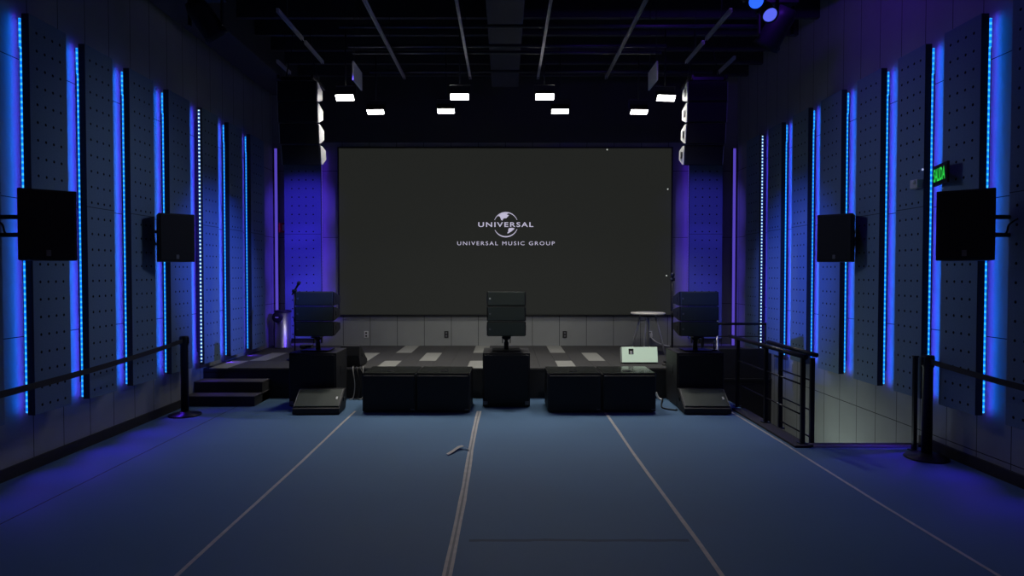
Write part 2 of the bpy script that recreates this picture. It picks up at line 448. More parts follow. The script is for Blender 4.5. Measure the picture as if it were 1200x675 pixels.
# ------------------------------------------------------------------ LED screen with the wordmark
sc = thing('led_screen', 'large dark wall screen showing a white globe logo above the stage', 'screen', (0, 11.44, .95))
MB().box((0, .030, 1.478), (5.90, .05, 2.976), .006).build('frame', M['black'], sc)
MB().box((0, 0, 1.478), (5.84, .012, 2.92)).build('display', M['screen'], sc)
def text_mesh(txt, width, height, spacing=1.0, bold=0.0):
    cu = bpy.data.curves.new('lettering', 'FONT'); cu.body = txt; cu.size = 1; cu.space_character = spacing
    cu.align_x = 'CENTER'; cu.extrude = .0; cu.offset = bold; cu.resolution_u = 4
    to = bpy.data.objects.new('lettering', cu); C.objects.link(to)
    bpy.context.view_layer.update()
    me = bpy.data.meshes.new_from_object(to.evaluated_get(bpy.context.evaluated_depsgraph_get()))
    bpy.data.objects.remove(to)
    xs = [v.co.x for v in me.vertices]; ys = [v.co.y for v in me.vertices]
    sx = width / (max(xs) - min(xs)); sy = height / (max(ys) - min(ys)); cx = (max(xs) + min(xs)) / 2; cy = (max(ys) + min(ys)) / 2
    for v in me.vertices: v.co = Vector(((v.co.x - cx) * sx, 0, (v.co.y - cy) * sy))
    return me
def put_mesh(name, me, m, parent, loc, rot=(0, 0, 0)):
    me.materials.clear(); me.materials.append(m); me.name = name
    o = bpy.data.objects.new(name, me); C.objects.link(o); o.parent = parent; o.location = loc; o.rotation_euler = rot
    return o
K = 11.43 / 760
zc = 1.7 + (320 - 263.3) * K - .95; xc = .75 * K
put_mesh('wordmark', text_mesh('UNIVERSAL', 64.5 * K, 5.6 * K, 1.22, .012), M['logo'], sc, (xc, -.009, zc))
put_mesh('caption', text_mesh('UNIVERSAL MUSIC GROUP', 114 * K, 4.4 * K, 1.30, .0), M['logo'], sc, (xc + .2 * K, -.009, zc - 21.9 * K))
mb = MB()
def arc(a0, a1, r, w0):
    n = 24; prev = None
    for k in range(n + 1):
        a = R(a0 + (a1 - a0) * k / n); ww = w0 * (.35 + .65 * math.sin(PI * k / n))
        cur = [(math.cos(a) * (r + ww / 2) * K, 0, math.sin(a) * (r + ww / 2) * K), (math.cos(a) * (r - ww / 2) * K, 0, math.sin(a) * (r - ww / 2) * K)]
        if prev: mb.quad(prev[0], prev[1], cur[1], cur[0])
        prev = cur
arc(22, 158, 14.2, 1.1); arc(206, 338, 14.2, 1.3)
def poly(pts):  # crop pixels (8 per photo pixel) about the globe's middle
    p = [((x - 582) / 8 * K, 0, (266 - y) / 8 * K) for x, y in pts]
    mb.bm.faces.new([mb.bm.verts.new(q) for q in p])
poly([(508, 186), (530, 170), (545, 162), (575, 158), (606, 160), (590, 172), (612, 178), (600, 192), (588, 206), (566, 207), (556, 214), (549, 230), (538, 222), (533, 206), (525, 190)])
poly([(612, 299), (640, 296), (664, 301), (655, 314), (636, 328), (616, 341), (600, 350), (596, 344), (606, 330), (604, 314)])
o = mb.build('globe_emblem', M['logo'], sc, (xc, -.009, zc))
for x, y in ((782, 222), (781, 323), (711, 176)):  # small pale dots on the screen face
    MB().lathe([(0, 0), (.012, 0), (.012, .006), (0, .006)], ((x - 592) * K, -.006, 1.7 + (320 - y) * K - .95), 10, (0, -1, 0)).build('small_dot', M['dot'], sc)

# ------------------------------------------------------------------ speakers
def side_profile(h, d, f=.06, k=.24):
    return [(0, -h / 2), (0, h / 2), (f, h / 2), (d, h * k), (d, -h * k), (f, -h / 2)]
def array_module(name, w, h, d, gm, plate, label, group, loc, tilt=0., front_badge=True, slot=True):
    root = thing(name, label, 'speaker', loc, (R(tilt), 0, 0), group)
    pr = side_profile(h, d)
    MB().prism([(-w / 2 + .012, y, z) for y, z in pr], (w - .024, 0, 0), .004).build('cabinet', M['cab'], root)
    MB().box((0, -.004, 0), (w - .03, .016, h - .016), .005).build('grille', gm, root)
    sp = [(y * .96 + .008, z * .94) for y, z in pr]
    for s in (-1, 1):
        o = MB().prism([(s * w / 2 - s * .012, y, z) for y, z in sp], (s * .012, 0, 0), .002).build('side_plate', plate, root)
        if slot: MB().box((s * (w / 2 + .002), d * .45, 0), (.006, d * .30, h * .34), .0025).build('handle_slot', M['black'], o)
    if front_badge:
        MB().box((-w / 2 + .04, -.015, 0), (.022, .006, .022), .002).build('badge', M['grey_plate'], root)
    return root
# stacks on poles above the tall subwoofers
where = {'left': -2.44, 'middle': .015, 'right': 2.48}
for side, x in where.items():
    g = 'three-high speaker stacks on the stage front'
    for k, (nm, tl) in enumerate((('lowest', 3), ('middle', 0), ('topmost', -5))):
        first = array_module('array_speaker', .50, .186, .34, M['grille_green'], M['black'],
                     f'small black array speaker, {nm} of the stack on the {side} tall subwoofer', g, (x, 8.27 + (.012 if k == 2 else 0), .985 + .194 * k), tl)
        if side == 'middle':
            for ch in first.children:
                if ch.name.startswith('badge') and k == 2: ch.data.materials[0] = M['white']
    pm = thing('speaker_pole_mount', f'black pole mount holding the speaker stack on the {side} tall subwoofer', 'speaker mount', (x, 8.44, .697), group='pole mounts under the speaker stacks')
    MB().box((0, 0, .006), (.36, .30, .012), .003).build('base_plate', M['black_metal'], pm)
    MB().lathe([(0, .01), (.03, .01), (.03, .10), (.022, .11), (.022, .13), (.055, .15), (.055, .165), (0, .165)], n=20).build('pole', M['black_metal'], pm)
    MB().box((0, -.02, .178), (.12, .20, .02), .004).box((.05, 0, .135), (.012, .05, .09), .003).box((-.05, 0, .135), (.012, .05, .09), .003).build('cradle', M['black_metal'], pm)
# tall subwoofers
def tall_sub(label, loc):
    root = thing('tall_subwoofer', label, 'subwoofer', loc, group='tall subwoofers along the stage front')
    MB().box((0, .30, .35), (.60, .56, .68), .008).build('cabinet', M['cab'], root)
    MB().box((0, .012, .355), (.565, .022, .62), .006).build('grille', M['grille'], root)
    for s in (-1, 1):
        o = MB().box((s * .262, .005, .055), (.05, .02, .045), .004).build('corner_bracket', M['grey_plate'], root)
        for y in (.06, .52): MB().box((s * .25, y, .006), (.06, .06, .012), .003).build('foot', M['rubber'], root)
    MB().lathe([(0, 0), (.045, 0), (.045, .006), (0, .006)], (0, .30, .689), 20).build('pole_socket', M['black_metal'], root)
    for s in (-1, 1):
        MB().box((s * .301, .30, .45), (.006, .18, .10), .003).build('side_handle', M['black'], root)
    return root
for side, x in (('left', -2.44), ('middle', .015), ('right', 2.475)):
    tall_sub(f'tall black subwoofer carrying the {side} speaker stack', (x, 8.17, 0))
# low wide subwoofers, in pairs
def low_sub(label, loc, rz):
    root = thing('low_subwoofer', label, 'subwoofer', loc, (0, 0, rz), 'low subwoofers standing in pairs on the floor')
    MB().box((0, .31, .245), (.65, .58, .462), .010).build('cabinet', M['cab'], root)
    MB().box((0, .012, .245), (.615, .022, .42), .006).build('grille', M['grille'], root)
    MB().box((0, .31, .479), (.64, .57, .010), .004).build('lid', M['cab_top'], root)
    MB().lathe([(.05, 0), (.05, .006), (.035, .002), (0, .002)], (0, .20, .483), 24).build('pole_socket', M['black_metal'], root)
    for x in (-.27, .27):
        for y in (.08, .54): MB().box((x, y, .007), (.05, .05, .014), .003).build('foot', M['rubber'], root)
    for s in (-1, 1): MB().box((s * .326, .31, .30), (.006, .20, .10), .003).build('side_handle', M['black'], root)
    MB().box((.29, -.001, .045), (.05, .004, .012), .001).build('badge', M['grey_plate'], root)
    return root
low_sub('low black subwoofer, left one of the pair left of the middle tall subwoofer', (-1.415, 7.84, 0), R(-.6))
low_sub('low black subwoofer, right one of the pair left of the middle tall subwoofer', (-.755, 7.83, 0), R(-1.0))
low_sub('low black subwoofer, left one of the pair right of the middle tall subwoofer', (.845, 7.83, 0), R(.5))
low_sub('low black subwoofer in front of the mint white case', (1.51, 7.835, 0), R(.5))
# wedge monitors
def wedge(name, label, loc, rz, w=.56, h=.26, d=.42, group='wedge monitors on the floor'):
    root = thing(name, label, 'stage monitor', loc, (0, 0, rz), group)
    pr = [(0, .012), (0, .075), (.05, .095), (.30, h), (d - .02, h), (d, h * .55), (d - .05, .012)]
    MB().prism([(-w / 2, y, z) for y, z in pr], (w, 0, 0), .005).build('cabinet', M['cab'], root)
    a = math.atan2(h - .085, .29)
    MB().box((0, .163, .175), (w - .04, .012, .31), .004, (-(PI / 2 - a), 0, 0)).build('grille', M['grille_green'], root)
    for s in (-1, 1):
        MB().box((s * (w / 2 - .014), .157, .178), (.008, .014, .315), .002, (-(PI / 2 - a), 0, 0)).build('grille_trim', M['grey_plate'], root)
    MB().box((w / 2 - .06, .147, .175), (.022, .008, .05), .002, (-(PI / 2 - a), 0, 0)).build('badge', M['white'], root)
    for x in (-w / 2 + .06, w / 2 - .06):
        for y in (.05, d - .1): MB().box((x, y, .006), (.04, .04, .012)).build('foot', M['rubber'], root)
    for s in (-1, 1): MB().lathe([(0, 0), (.03, 0), (.03, .006), (.02, .008), (0, .004)], (s * w / 2, d * .62, h * .55), 16, (s, 0, 0)).build('side_port', M['black_metal'], root)
    return root
wedge('wedge_monitor', 'black wedge monitor on the floor in front of the left tall subwoofer', (-2.27, 7.73, 0), R(2), h=.255)
wedge('wedge_monitor', 'black wedge monitor on the floor in front of the right tall subwoofer', (2.43, 7.73, 0), R(-2), h=.255)
w3 = wedge('wedge_monitor', 'small black stage monitor on its side on the stage behind the left tall subwoofer', (-2.10, 9.25, ST), R(176), .26, .29, .40, None)

# hanging line arrays
def hung(side, xc):
    g = f'speakers of the {side} hanging array'
    zt, hh = 4.20, .262
    ys, tl = (8.50, 8.52, 8.57, 8.655), (0, 3, 6, 10)
    for k, nm in enumerate(('topmost', 'second from top', 'third from top', 'lowest')):
        array_module('hanging_array_speaker', .53, .262, .25, M['grille_hung'], M['light_plate'],
                     f'black hanging array speaker with pale side plates, {nm} in the {side} array', g,
                     (xc, ys[k], zt - hh / 2 - k * (hh + .006)), tl[k], False, side == 'right')
    fb = thing('rigging_frame', f'black rigging frame and chains above the {side} hanging array', 'rigging', (xc, 8.5, zt + .005), group='rigging frames of the hanging arrays')
    mb = MB()
    for s in (-1, 1): mb.box((s * .22, .20, .03), (.03, .55, .05), .004)
    mb.box((0, .02, .03), (.46, .03, .05), .004).box((0, .38, .03), (.46, .03, .05), .004)
    mb.build('frame', M['black_metal'], fb)
    for s in (-1, 1): MB().tube([(s * .22, .20, .05), (s * .12, .20, .5), (s * .12, .20, 1.29)], .008).build('chain', M['black_metal'], fb)
hung('left', -2.712); hung('right', 2.64)

# wall speakers on brackets
def wall_speaker(side, loc, yaw, label):
    s = -1 if side == 'left' else 1
    root = thing('wall_speaker', label, 'speaker', loc, (0, 0, 0), 'black speakers on the side walls')
    w, h, d = .37, .53, .30
    pl = [(-w / 2, -d / 2), (w / 2, -d / 2), (w * .36, d / 2), (-w * .36, d / 2)]
    rz = Matrix.Rotation(yaw, 4, 'Z')
    body = MB().prism([Vector((x, y, -h / 2)) for x, y in pl], (0, 0, h), .008, rz).build('cabinet', M['cab'], root)
    g = MB(); g.box((0, 0, 0), (w - .03, .014, h - .03), .005)
    go = g.build('grille', M['grille_hung'], root, rz @ Vector((0, -d / 2 - .004, 0)), (0, 0, yaw))
    MB().box((.0, -.010, -h / 2 + .055), (.030, .006, .045), .002).build('badge', M['grey_plate'], go)
    mb = MB()
    back = rz @ Vector((0, d / 2, 0)); wx = s * XW - loc[0]
    mb.box((wx - s * .015, back.y + .02, 0), (.03, .16, .26), .004)
    mb.tube([(wx, back.y + .02, .08), (back.x, back.y, .08)], .018).tube([(wx, back.y + .02, -.06), (back.x, back.y, -.06)], .018)
    mb.tube([(back.x * .9, back.y, .12), (back.x * .9, back.y, -.12)], .022)
    mb.build('wall_bracket', M['black_metal'], root)
    MB().tube(smooth_path([(wx - s * .03, back.y - .02, .10), (wx * .6, back.y - .10, .02), (wx * .55, back.y - .07, -.06), (back.x, back.y - .01, -.02)]), .007, 8).build('signal_cable', M['cable'], root)
    return root
wall_speaker('left', (-3.525, 4.98, 2.06), R(42), 'black wall speaker on the left wall nearest the camera')
wall_speaker('left', (-3.72, 7.28, 2.09), R(42), 'black wall speaker on the left wall above the belt barrier post')
wall_speaker('right', (3.545, 4.98, 2.06), R(-42), 'black wall speaker on the right wall below the green sign')
wall_speaker('right', (3.76, 7.33, 2.09), R(-42), 'black wall speaker on the right wall above the stair railing')

# ------------------------------------------------------------------ ceiling: joists, strut rails, pipes, floods
mb = MB()
y = -2.6
while y < 11.2:
    mb.box((0, y, 5.26), (2 * XW, .07, .46)); y += .62
struct('trim_4', mb, M['joist'])
mb = MB().box((-3.75, 4.2, 5.0), (.5, 14, .5), .01).box((-.0, 4.2, 5.0), (.45, 13.6, .35), .02)
struct('ceiling_duct', mb, M['ceiling'])
ZR = 4.45
rail_names = {-2.40: 'far left', -1.43: 'second from left', -.495: 'third from left', .465: 'third from right', 1.43: 'second from right', 2.38: 'far right'}
def strut(x, y0, y1, label):
    root = thing('strut_rail', label, 'ceiling rail', (x, y0, ZR), group='metal strut rails under the ceiling')
    L = y1 - y0; mb = MB()
    for s in (-1, 1): mb.box((s * .013, L / 2, .02), (.003, L, .041)); mb.box((s * .0105, L / 2, .001), (.006, L, .003))
    mb.box((0, L / 2, .041), (.029, L, .004))
    mb.build('channel', M['rail_metal'], root)
    yy = .3
    while yy < L:
        MB().tube([(0, yy, .04), (0, yy, H - ZR)], .005, 6).build('hanger_rod', M['black_metal'], root); yy += 2.1
for x, nm in rail_names.items():
    if abs(x) > 2:
        strut(x, 6.9, 7.75, f'short grey strut rail under the black ceiling, {nm} near piece')
        strut(x, 7.85, 8.6, f'short grey strut rail under the black ceiling, {nm} piece beside the hanging array')
    else:
        strut(x, 1.5, 9.28, f'long grey strut rail under the black ceiling, {nm}')
strut(-2.98, 8.55, 9.05, 'short grey strut rail above the left hanging array')
strut(2.95, 8.4, 9.05, 'short grey strut rail above the right hanging array')
for y, x0, x1, z, lab in ((6.62, -2.5, 2.6, 4.50, 'black ceiling pipe crossing the rails, nearest the camera'),
                  (7.48, -1.9, 2.9, 4.50, 'black ceiling pipe crossing the rails, second from the camera'),
                  (8.12, -1.95, 2.0, 4.50, 'black ceiling pipe crossing the rails, third from the camera'),
                  (8.36, -1.95, 2.0, 4.50, 'black ceiling pipe crossing the rails, fourth from the camera'),
                  (9.15, -1.9, 2.9, 4.50, 'black ceiling pipe crossing the rails, nearest the screen')):
    o = MB().tube([(x0, y, z + .02), (x1, y, z + .02)], .022, 12).build('ceiling_pipe', M['pipe'])
    tag(o, lab, 'pipe', 'pipes crossing the ceiling rails')

FLOOD_POWER = 11.5
def flood(x, y, z, yaw, label):
    root = thing('flood_light', label, 'stage light', (x, y, z), (0, 0, yaw), 'white flood lights above the stage front')
    a = R(-48 if y < 9.3 else -32)
    MB().box((0, .03, .03), (.27, .09, .11), .008, (a, 0, 0)).build('housing', M['black_metal'], root)
    fc = Vector((0, .03, .03)) + Vector((0, math.sin(a) * .056, -math.cos(a) * .056))
    l = MB().box(tuple(fc), (.25, .088, .006), .002, (a, 0, 0)).build('lens', M['flood'], root)
    mb = MB()
    for s in (-1, 1): mb.box((s * .145, .03, .09), (.008, .03, .16), .002)
    mb.box((0, .03, .168), (.298, .03, .008), .002)
    mb.tube([(0, .03, .17), (0, .03, 5.1 - z)], .011, 10)
    mb.build('yoke', M['black_metal'], root)
    for k in range(4): MB().box((-.09 + .06 * k, .055, .085), (.006, .07, .03), .001, (a, 0, 0)).build('cooling_fin', M['black_metal'], root)
    n = Matrix.Rotation(a, 3, 'X') @ Vector((0, 0, -1))
    area('flood_beam', tuple(fc + n * .012), (0, -math.sin(R(21)), -math.cos(R(21))) if y < 9.3 else (0, -.05, -1), .20, .08, FLOOD_POWER, (1, .97, .90), root, 96)
Y1, Y2 = 9.0, 9.7
def fx(px, y): return (px - 592) / 760 * y
def fz(py, y): return 1.7 + (320 - py) / 760 * y
flood(fx(405.5, Y1), Y1, fz(115.5, Y1), R(-6), 'lit white flood light beside the left hanging array')
flood(fx(441, Y2), Y2, fz(131, Y2), R(-3), 'lit white flood light, second from left, in the lower row')
flood(fx(523, Y2), Y2, fz(130, Y2), 0, 'lit white flood light, third from left, in the lower row')
flood(fx(539, Y1), Y1, fz(114.5, Y1), 0, 'lit white flood light, fourth from left, in the upper row')
flood(fx(638, Y1), Y1, fz(114.5, Y1), 0, 'lit white flood light, fourth from right, in the upper row')
flood(fx(656, Y2), Y2, fz(130.5, Y2), 0, 'lit white flood light, third from right, in the lower row')
flood(fx(748, Y2), Y2, fz(131, Y2), R(3), 'lit white flood light, second from right, in the lower row')
flood(fx(779, Y1), Y1, fz(116, Y1), R(6), 'lit white flood light beside the right hanging array')
for s, lab in ((-1, 'pale upright plate hanging above the leftmost flood light'), (1, 'pale upright plate hanging above the rightmost flood light')):
    root = thing('hanging_plate', lab, 'plate', (s * 1.81, 7.78, 4.0), group='pale plates hanging from the ceiling')
    MB().box((0, .22, .11), (.02, .46, .225), .004).build('board', M['light_plate'], root)
    mb = MB()
    for y in (.06, .38): mb.tube([(0, y, .215), (0, y, 1.05)], .004, 6)
    mb.build('hanging_wire', M['black_metal'], root)

# moving head / par lights on the ceiling
def par(x, y, z, aim, lens, label, size=1.0):
    root = thing('ceiling_spotlight', label, 'stage light', (x, y, z), group='blue spotlights under the ceiling')
    q = Vector((0, 0, -1)).rotation_difference(Vector(aim).normalized()).to_euler()
    k = size
    b = MB().lathe([(0, .16 * k), (.06 * k, .16 * k), (.085 * k, .10 * k), (.09 * k, -.10 * k), (.10 * k, -.14 * k), (.088 * k, -.14 * k), (.085 * k, -.12 * k), (0, -.12 * k)], n=24).build('head', M['black'], root, rot=q)
    MB().lathe([(0, -.122 * k), (.083 * k, -.122 * k), (.08 * k, -.13 * k), (0, -.136 * k)], n=24).build('lens', lens, b)
    mb = MB()
    for s in (-1, 1): mb.box((s * .125 * k, 0, .07 * k), (.02, .05, .22 * k), .004)
    mb.box((0, 0, .19 * k), (.27 * k, .16 * k, .05 * k), .006)
    mb.tube([(0, 0, .2 * k), (0, 0, H - .2 - z)], .016)
    mb.build('yoke', M['black'], root)
    return root
par(2.42, 6.35, 4.36, (-.2, -1, -.75), M['blue_lens'], 'ceiling spotlight with a bright blue lens at the top right, left one of two', .8)
par(2.60, 6.50, 4.30, (.0, -1, -.9), M['blue_lens_pale'], 'ceiling spotlight with a pale blue lens at the top right, right one of two', .8)
par(3.02, 7.3, 4.42, (-.4, .6, -.9), M['black'], 'unlit black ceiling spotlight before the blue-lit joists', 1.5)
par(-3.2, 7.0, 4.40, (.5, .6, -.9), M['black'], 'unlit black ceiling spotlight at the upper left', 1.4)
def spot(name, loc, target, power, col, ang, blend=.6, r=.05):
    l = bpy.data.lights.new(name, 'SPOT'); l.energy = power; l.color = col; l.spot_size = R(ang); l.spot_blend = blend; l.shadow_soft_size = r
    o = bpy.data.objects.new(name, l); C.objects.link(o); o.location = loc
    o.rotation_euler = (Vector(target) - Vector(loc)).to_track_quat('-Z', 'Y').to_euler()
for z, p in ((1.0, 1.0), (1.9, 1.0), (2.8, .9)):
    spot('blue_wash_left', (2.3, 6.2, 4.25), (-3.62, 11.4, z), 3800 * p, (.10, .045, 1), 10, 1)
    spot('blue_wash_right', (-2.9, 6.9, 4.2), (3.58, 11.4, z), 2000 * p, (.13, .08, 1), 10, 1)
spot('blue_wash_right_wall', (-2.9, 6.9, 4.2), (4.0, 8.9, 1.6), 2300, (.07, .15, 1), 23, 1)
spot('blue_wash_left_wall', (2.3, 6.2, 4.25), (-4.0, 9.0, 1.6), 2300, (.07, .15, 1), 23, 1)
spot('added_fill_right_wall', (-2.9, 6.9, 4.2), (4.0, 6.9, 2.2), 190, (.6, .7, 1), 34, 1, .45)  # unseen fill spots added to brighten the side wall panels
spot('added_fill_left_wall', (2.3, 6.2, 4.25), (-4.0, 6.9, 2.2), 190, (.6, .7, 1), 34, 1, .45)
for x in (-1.2, 1.2):
    spot('front_stage_light', (x, 4.2, 5.0), (x * .9, 10.2, 1.5), 260, (1, 1, .93), 46, 1, .2)
l = bpy.data.lights.new('blue_spill', 'POINT'); l.energy = 16; l.color = (.16, .03, 1); l.shadow_soft_size = .08
o = bpy.data.objects.new('blue_spill', l); C.objects.link(o); o.location = (2.75, 6.75, 4.85)
# stairwell lamp below floor level
area('stairwell_lamp', (3.06, 7.9, -.55), (1, -.15, .28), .6, 1.2, 5.5, (.84, 1, .92), None, 150)

# ------------------------------------------------------------------ belt barriers
def stanchion(label, loc, belt_to=None):
    root = thing('belt_barrier_post', label, 'barrier post', loc, group='black belt barrier posts')
    MB().lathe([(0, 0), (.18, 0), (.185, .008), (.18, .016), (.07, .030), (.055, .05), (0, .05)], n=40).build('base', M['black_metal'], root)
    MB().lathe([(0, .04), (.044, .04), (.044, .84), (.052, .845), (.052, .935), (.047, .948), (0, .950)], n=28).build('post', M['black_metal'], root)
    mb = MB()
    for a in range(4): mb.box((.05 * math.cos(a * PI / 2), .05 * math.sin(a * PI / 2), .895), (.018, .018, .07), .003)
    mb.build('cassette', M['black'], root)
    if belt_to:
        e = Vector(belt_to) - Vector(loc); L = e.length; u = e.normalized(); mb = MB(); prev = None; n = 20
        for k in range(n + 1):
            t = k / n; p = u * (.05 + (L - .10) * t); z = .895 - .028 * 4 * t * (1 - t)
            nrm = Vector((-u.y, u.x, 0)) * .0012
            cur = [(p.x, p.y, z - .024), (p.x, p.y, z + .024)]
            if prev: mb.quad(prev[0], prev[1], cur[1], cur[0])
            prev = cur
        o = mb.build('belt', M['belt'], root); md = o.modifiers.new('thick', 'SOLIDIFY'); md.thickness = .003
    return root
stanchion('black belt barrier post on the floor beside the stage steps', (-3.83, 7.72, 0), (-3.32, 3.75, 0))
stanchion('black belt barrier post beside the stair opening', (3.87, 5.92, 0), (3.62, 3.05, 0))
stanchion('black belt barrier post holding the near end of the left belt', (-3.32, 3.75, 0))
stanchion('black belt barrier post holding the near end of the right belt', (3.62, 3.05, 0))

# ------------------------------------------------------------------ railings
def rail_thing(label, posts, top, mids, loc=(0, 0, 0), r=.018, rt=.024, bottom=None):
    root = thing('stair_railing', label, 'railing', loc, group='black railings round the stair opening')
    for p in posts:
        b, t = Vector(p[0]), Vector(p[1])
        MB().box(tuple((b + t) / 2), (.04, .04, (t - b).length), .004).box((b.x, b.y, b.z + .005), (.08, .08, .010), .002).build('post', M['black_metal'], root)
    mb = MB()
    mb.tube(top, rt, 12)
    mb.build('handrail', M['black_metal'], root)
    for a, b in mids: MB().tube([a, b], .008, 8).build('cross_bar', M['black_metal'], root)
    return root
xr = 2.93
rail_thing('long black metal stair railing along the opening beside the floor tape',
           [((xr, y, .02), (xr, y, .86)) for y in (6.36, 7.26, 8.14)],
           [(xr, 6.30, .88), (xr, 8.45, .88)],
           [((xr, 6.36, z), (xr, 8.14, z)) for z in (.30, .60)])
rail_thing('short black metal railing panel at the mouth of the stair opening',
           [((3.05, 6.42, -.02), (3.05, 6.42, .86)), ((3.05, 7.16, -.02), (3.05, 7.16, .86))],
           [(3.05, 6.34, .895), (3.05, 7.5, .90)],
           [((3.05, 6.42, z), (3.05, 7.16, z)) for z in (.06, .33, .63)])
rail_thing('low black railing on the stage edge behind the stair opening',
           [((3.05, 10.01, .535), (3.05, 10.01, .91)), ((4.04, 10.01, .535), (4.04, 10.01, .91))],
           [(2.98, 10.01, .915), (4.07, 10.01, .915)], [((3.05, 10.01, .72), (4.04, 10.01, .72))], r=.014, rt=.02)
wp = thing('handrail_post', 'slim black post by the right wall beside the belt barrier post', 'railing', (3.92, 6.18, .0))
MB().box((0, 0, .45), (.035, .035, .90), .003).box((0, 0, .004), (.08, .08, .008), .002).build('post', M['black_metal'], wp)
MB().box((0, 0, .905), (.045, .045, .012), .003).build('cap', M['black_metal'], wp)
# two bright pole tops at the inner corner of the railing
cl = thing('stage_railing_post', 'slim silver post at the stage edge beside the right speaker stack', 'railing post', (2.86, 8.72, 0))
MB().lathe([(0, 0), (.04, 0), (.04, .008), (.013, .012), (.013, 1.08), (.0, 1.085)], n=16).build('post', M['steel'], cl)

# ------------------------------------------------------------------ stage bits
# round side table
tb = thing('side_table', 'round white topped side table with splayed legs on the stage right of the screen', 'table', (2.28, 10.35, ST))
MB().lathe([(0, .632), (.255, .632), (.272, .64), (.272, .655), (.266, .662), (0, .662)], n=48).build('table_top', M['table'], tb)
for ax, ay in ((-.24, .15), (-.10, -.16), (.24, -.17), (.06, .20)):
    MB().tube([(ax * .42, ay * .42, .634), (ax, ay, .0)], .014, 10).build('leg', M['table_leg'], tb)
MB().lathe([(0, .60), (.12, .60), (.12, .632), (0, .632)], n=24).build('mounting_ring', M['black_metal'], tb)
# mint-white case
cs = thing('white_case', 'mint white rectangular case with a dark square inlet, on the stage beside the table', 'case', (1.915, 9.20, ST), (0, 0, 0))
rt = Matrix.Rotation(R(-12), 3, 'X')
def oncase(x, z, out): return tuple(Vector((0, .055, .118)) + rt @ Vector((x, -.05 - out, z)))
MB().box((0, .055, .118), (.515, .10, .225), .006, (R(-12), 0, 0)).build('body', M['case'], cs)
MB().box(oncase(0, 0, 0), (.503, .004, .213), .001, (R(-12), 0, 0)).build('glow_face', M['glow_face'], cs)  # glow added over the case front to brighten it
MB().box(oncase(-.122, .045, .001), (.070, .008, .080), .003, (R(-12), 0, 0)).build('inlet', M['black'], cs)
MB().box(oncase(-.122, .030, .005), (.036, .008, .046), .003, (R(-12), 0, 0)).build('plug', M['white'], cs)
MB().box((0, .09, .010), (.48, .16, .02), .003).build('foot_bar', M['black'], cs)
# trash bin
bn = thing('trash_bin', 'stainless steel cylinder trash bin with black rim in the back left stage corner', 'bin', (-3.835, 11.17, ST))
MB().lathe([(0, 0), (.138, 0), (.138, .02), (.135, .025), (.135, .62), (0, .62)], n=48).build('body', M['steel'], bn)
MB().lathe([(.125, .618), (.142, .618), (.145, .63), (.142, .648), (.12, .652), (.112, .64), (.112, .62)], n=48).build('rim', M['black'], bn)
d = Vector((-.10, -1, 0)).normalized()
f = MB().lathe([(0, -.06), (.092, -.06), (.092, .012), (.085, .02), (.0, .022)], tuple(d * .128 + Vector((-.035, 0, .535))), 32, tuple(d)).build('flap', M['black'], bn)
MB().box(tuple(d * .152 + Vector((-.035, 0, .535))), (.055, .006, .022), .001).build('flap_label', M['white'], f)
# microphone stands
def mic_stand(label, loc, top, tip, fat=1.):
    root = thing('microphone_stand', label, 'microphone stand', loc, group='microphone stands on the stage')
    MB().lathe([(0, 0), (.12, 0), (.125, .01), (.11, .022), (.02, .03), (0, .03)], n=32).build('base', M['black_metal'], root)
    MB().tube([(0, 0, .02), (0, 0, top)], .010 * fat).tube([(0, 0, top * .55), (0, 0, top * .62)], .017 * fat).build('pole', M['black_metal'], root)
    t = Vector(tip); b = Vector((0, 0, top)); mb = MB()
    c = MB().lathe([(0, -.03), (.02, -.03), (.022, .03), (0, .03)], (0, 0, top), 14, (1, 0, 0)).build('clip', M['black'], root)
    u = (t - b).normalized()
    m = MB().lathe([(0, -.14), (.010, -.14), (.016, .04), (.025, .05), (.027, .07), (.022, .095), (0, .105)], tuple(b + u * ((t - b).length - .105)), 18, tuple(u)).build('microphone', M['black'], root)
mic_stand('black microphone stand behind the left speaker stack', (-3.12, 9.6, ST), 1.03, (.09, -.02, 1.17))
mic_stand('tall straight microphone stand right of the screen', (2.40, 9.3, ST), 1.20, (.0, -.01, 1.30), 1.3)
# gear on the tall subwoofers
def gear(name, label, cat, loc, parts):
    root = thing(name, label, cat, loc)
    for nm, m, c, d in parts: MB().box(c, d, .003).build(nm, m, root)
    return root
gear('wireless_receiver', 'small flat black box on the left tall subwoofer', 'audio box', (-2.655, 8.66, .692),
     [('body', M['black'], (0, 0, .028), (.15, .12, .045)), ('foot', M['rubber'], (0, 0, .003), (.13, .10, .006)), ('display', M['grey_plate'], (-.03, -.061, .03), (.06, .004, .016))])
for s, x, nm in ((1, 2.64, 'right'),):
    cp = thing('upright_clamp', 'small silver clamp standing on the right tall subwoofer', 'clamp', (x + .08, 8.42, .692))
    MB().box((0, 0, .006), (.08, .06, .012), .002).build('base', M['black_metal'], cp)
    MB().lathe([(0, .01), (.008, .01), (.008, .11), (.012, .112), (.012, .13), (0, .13)], n=14).build('pin', M['steel'], cp)

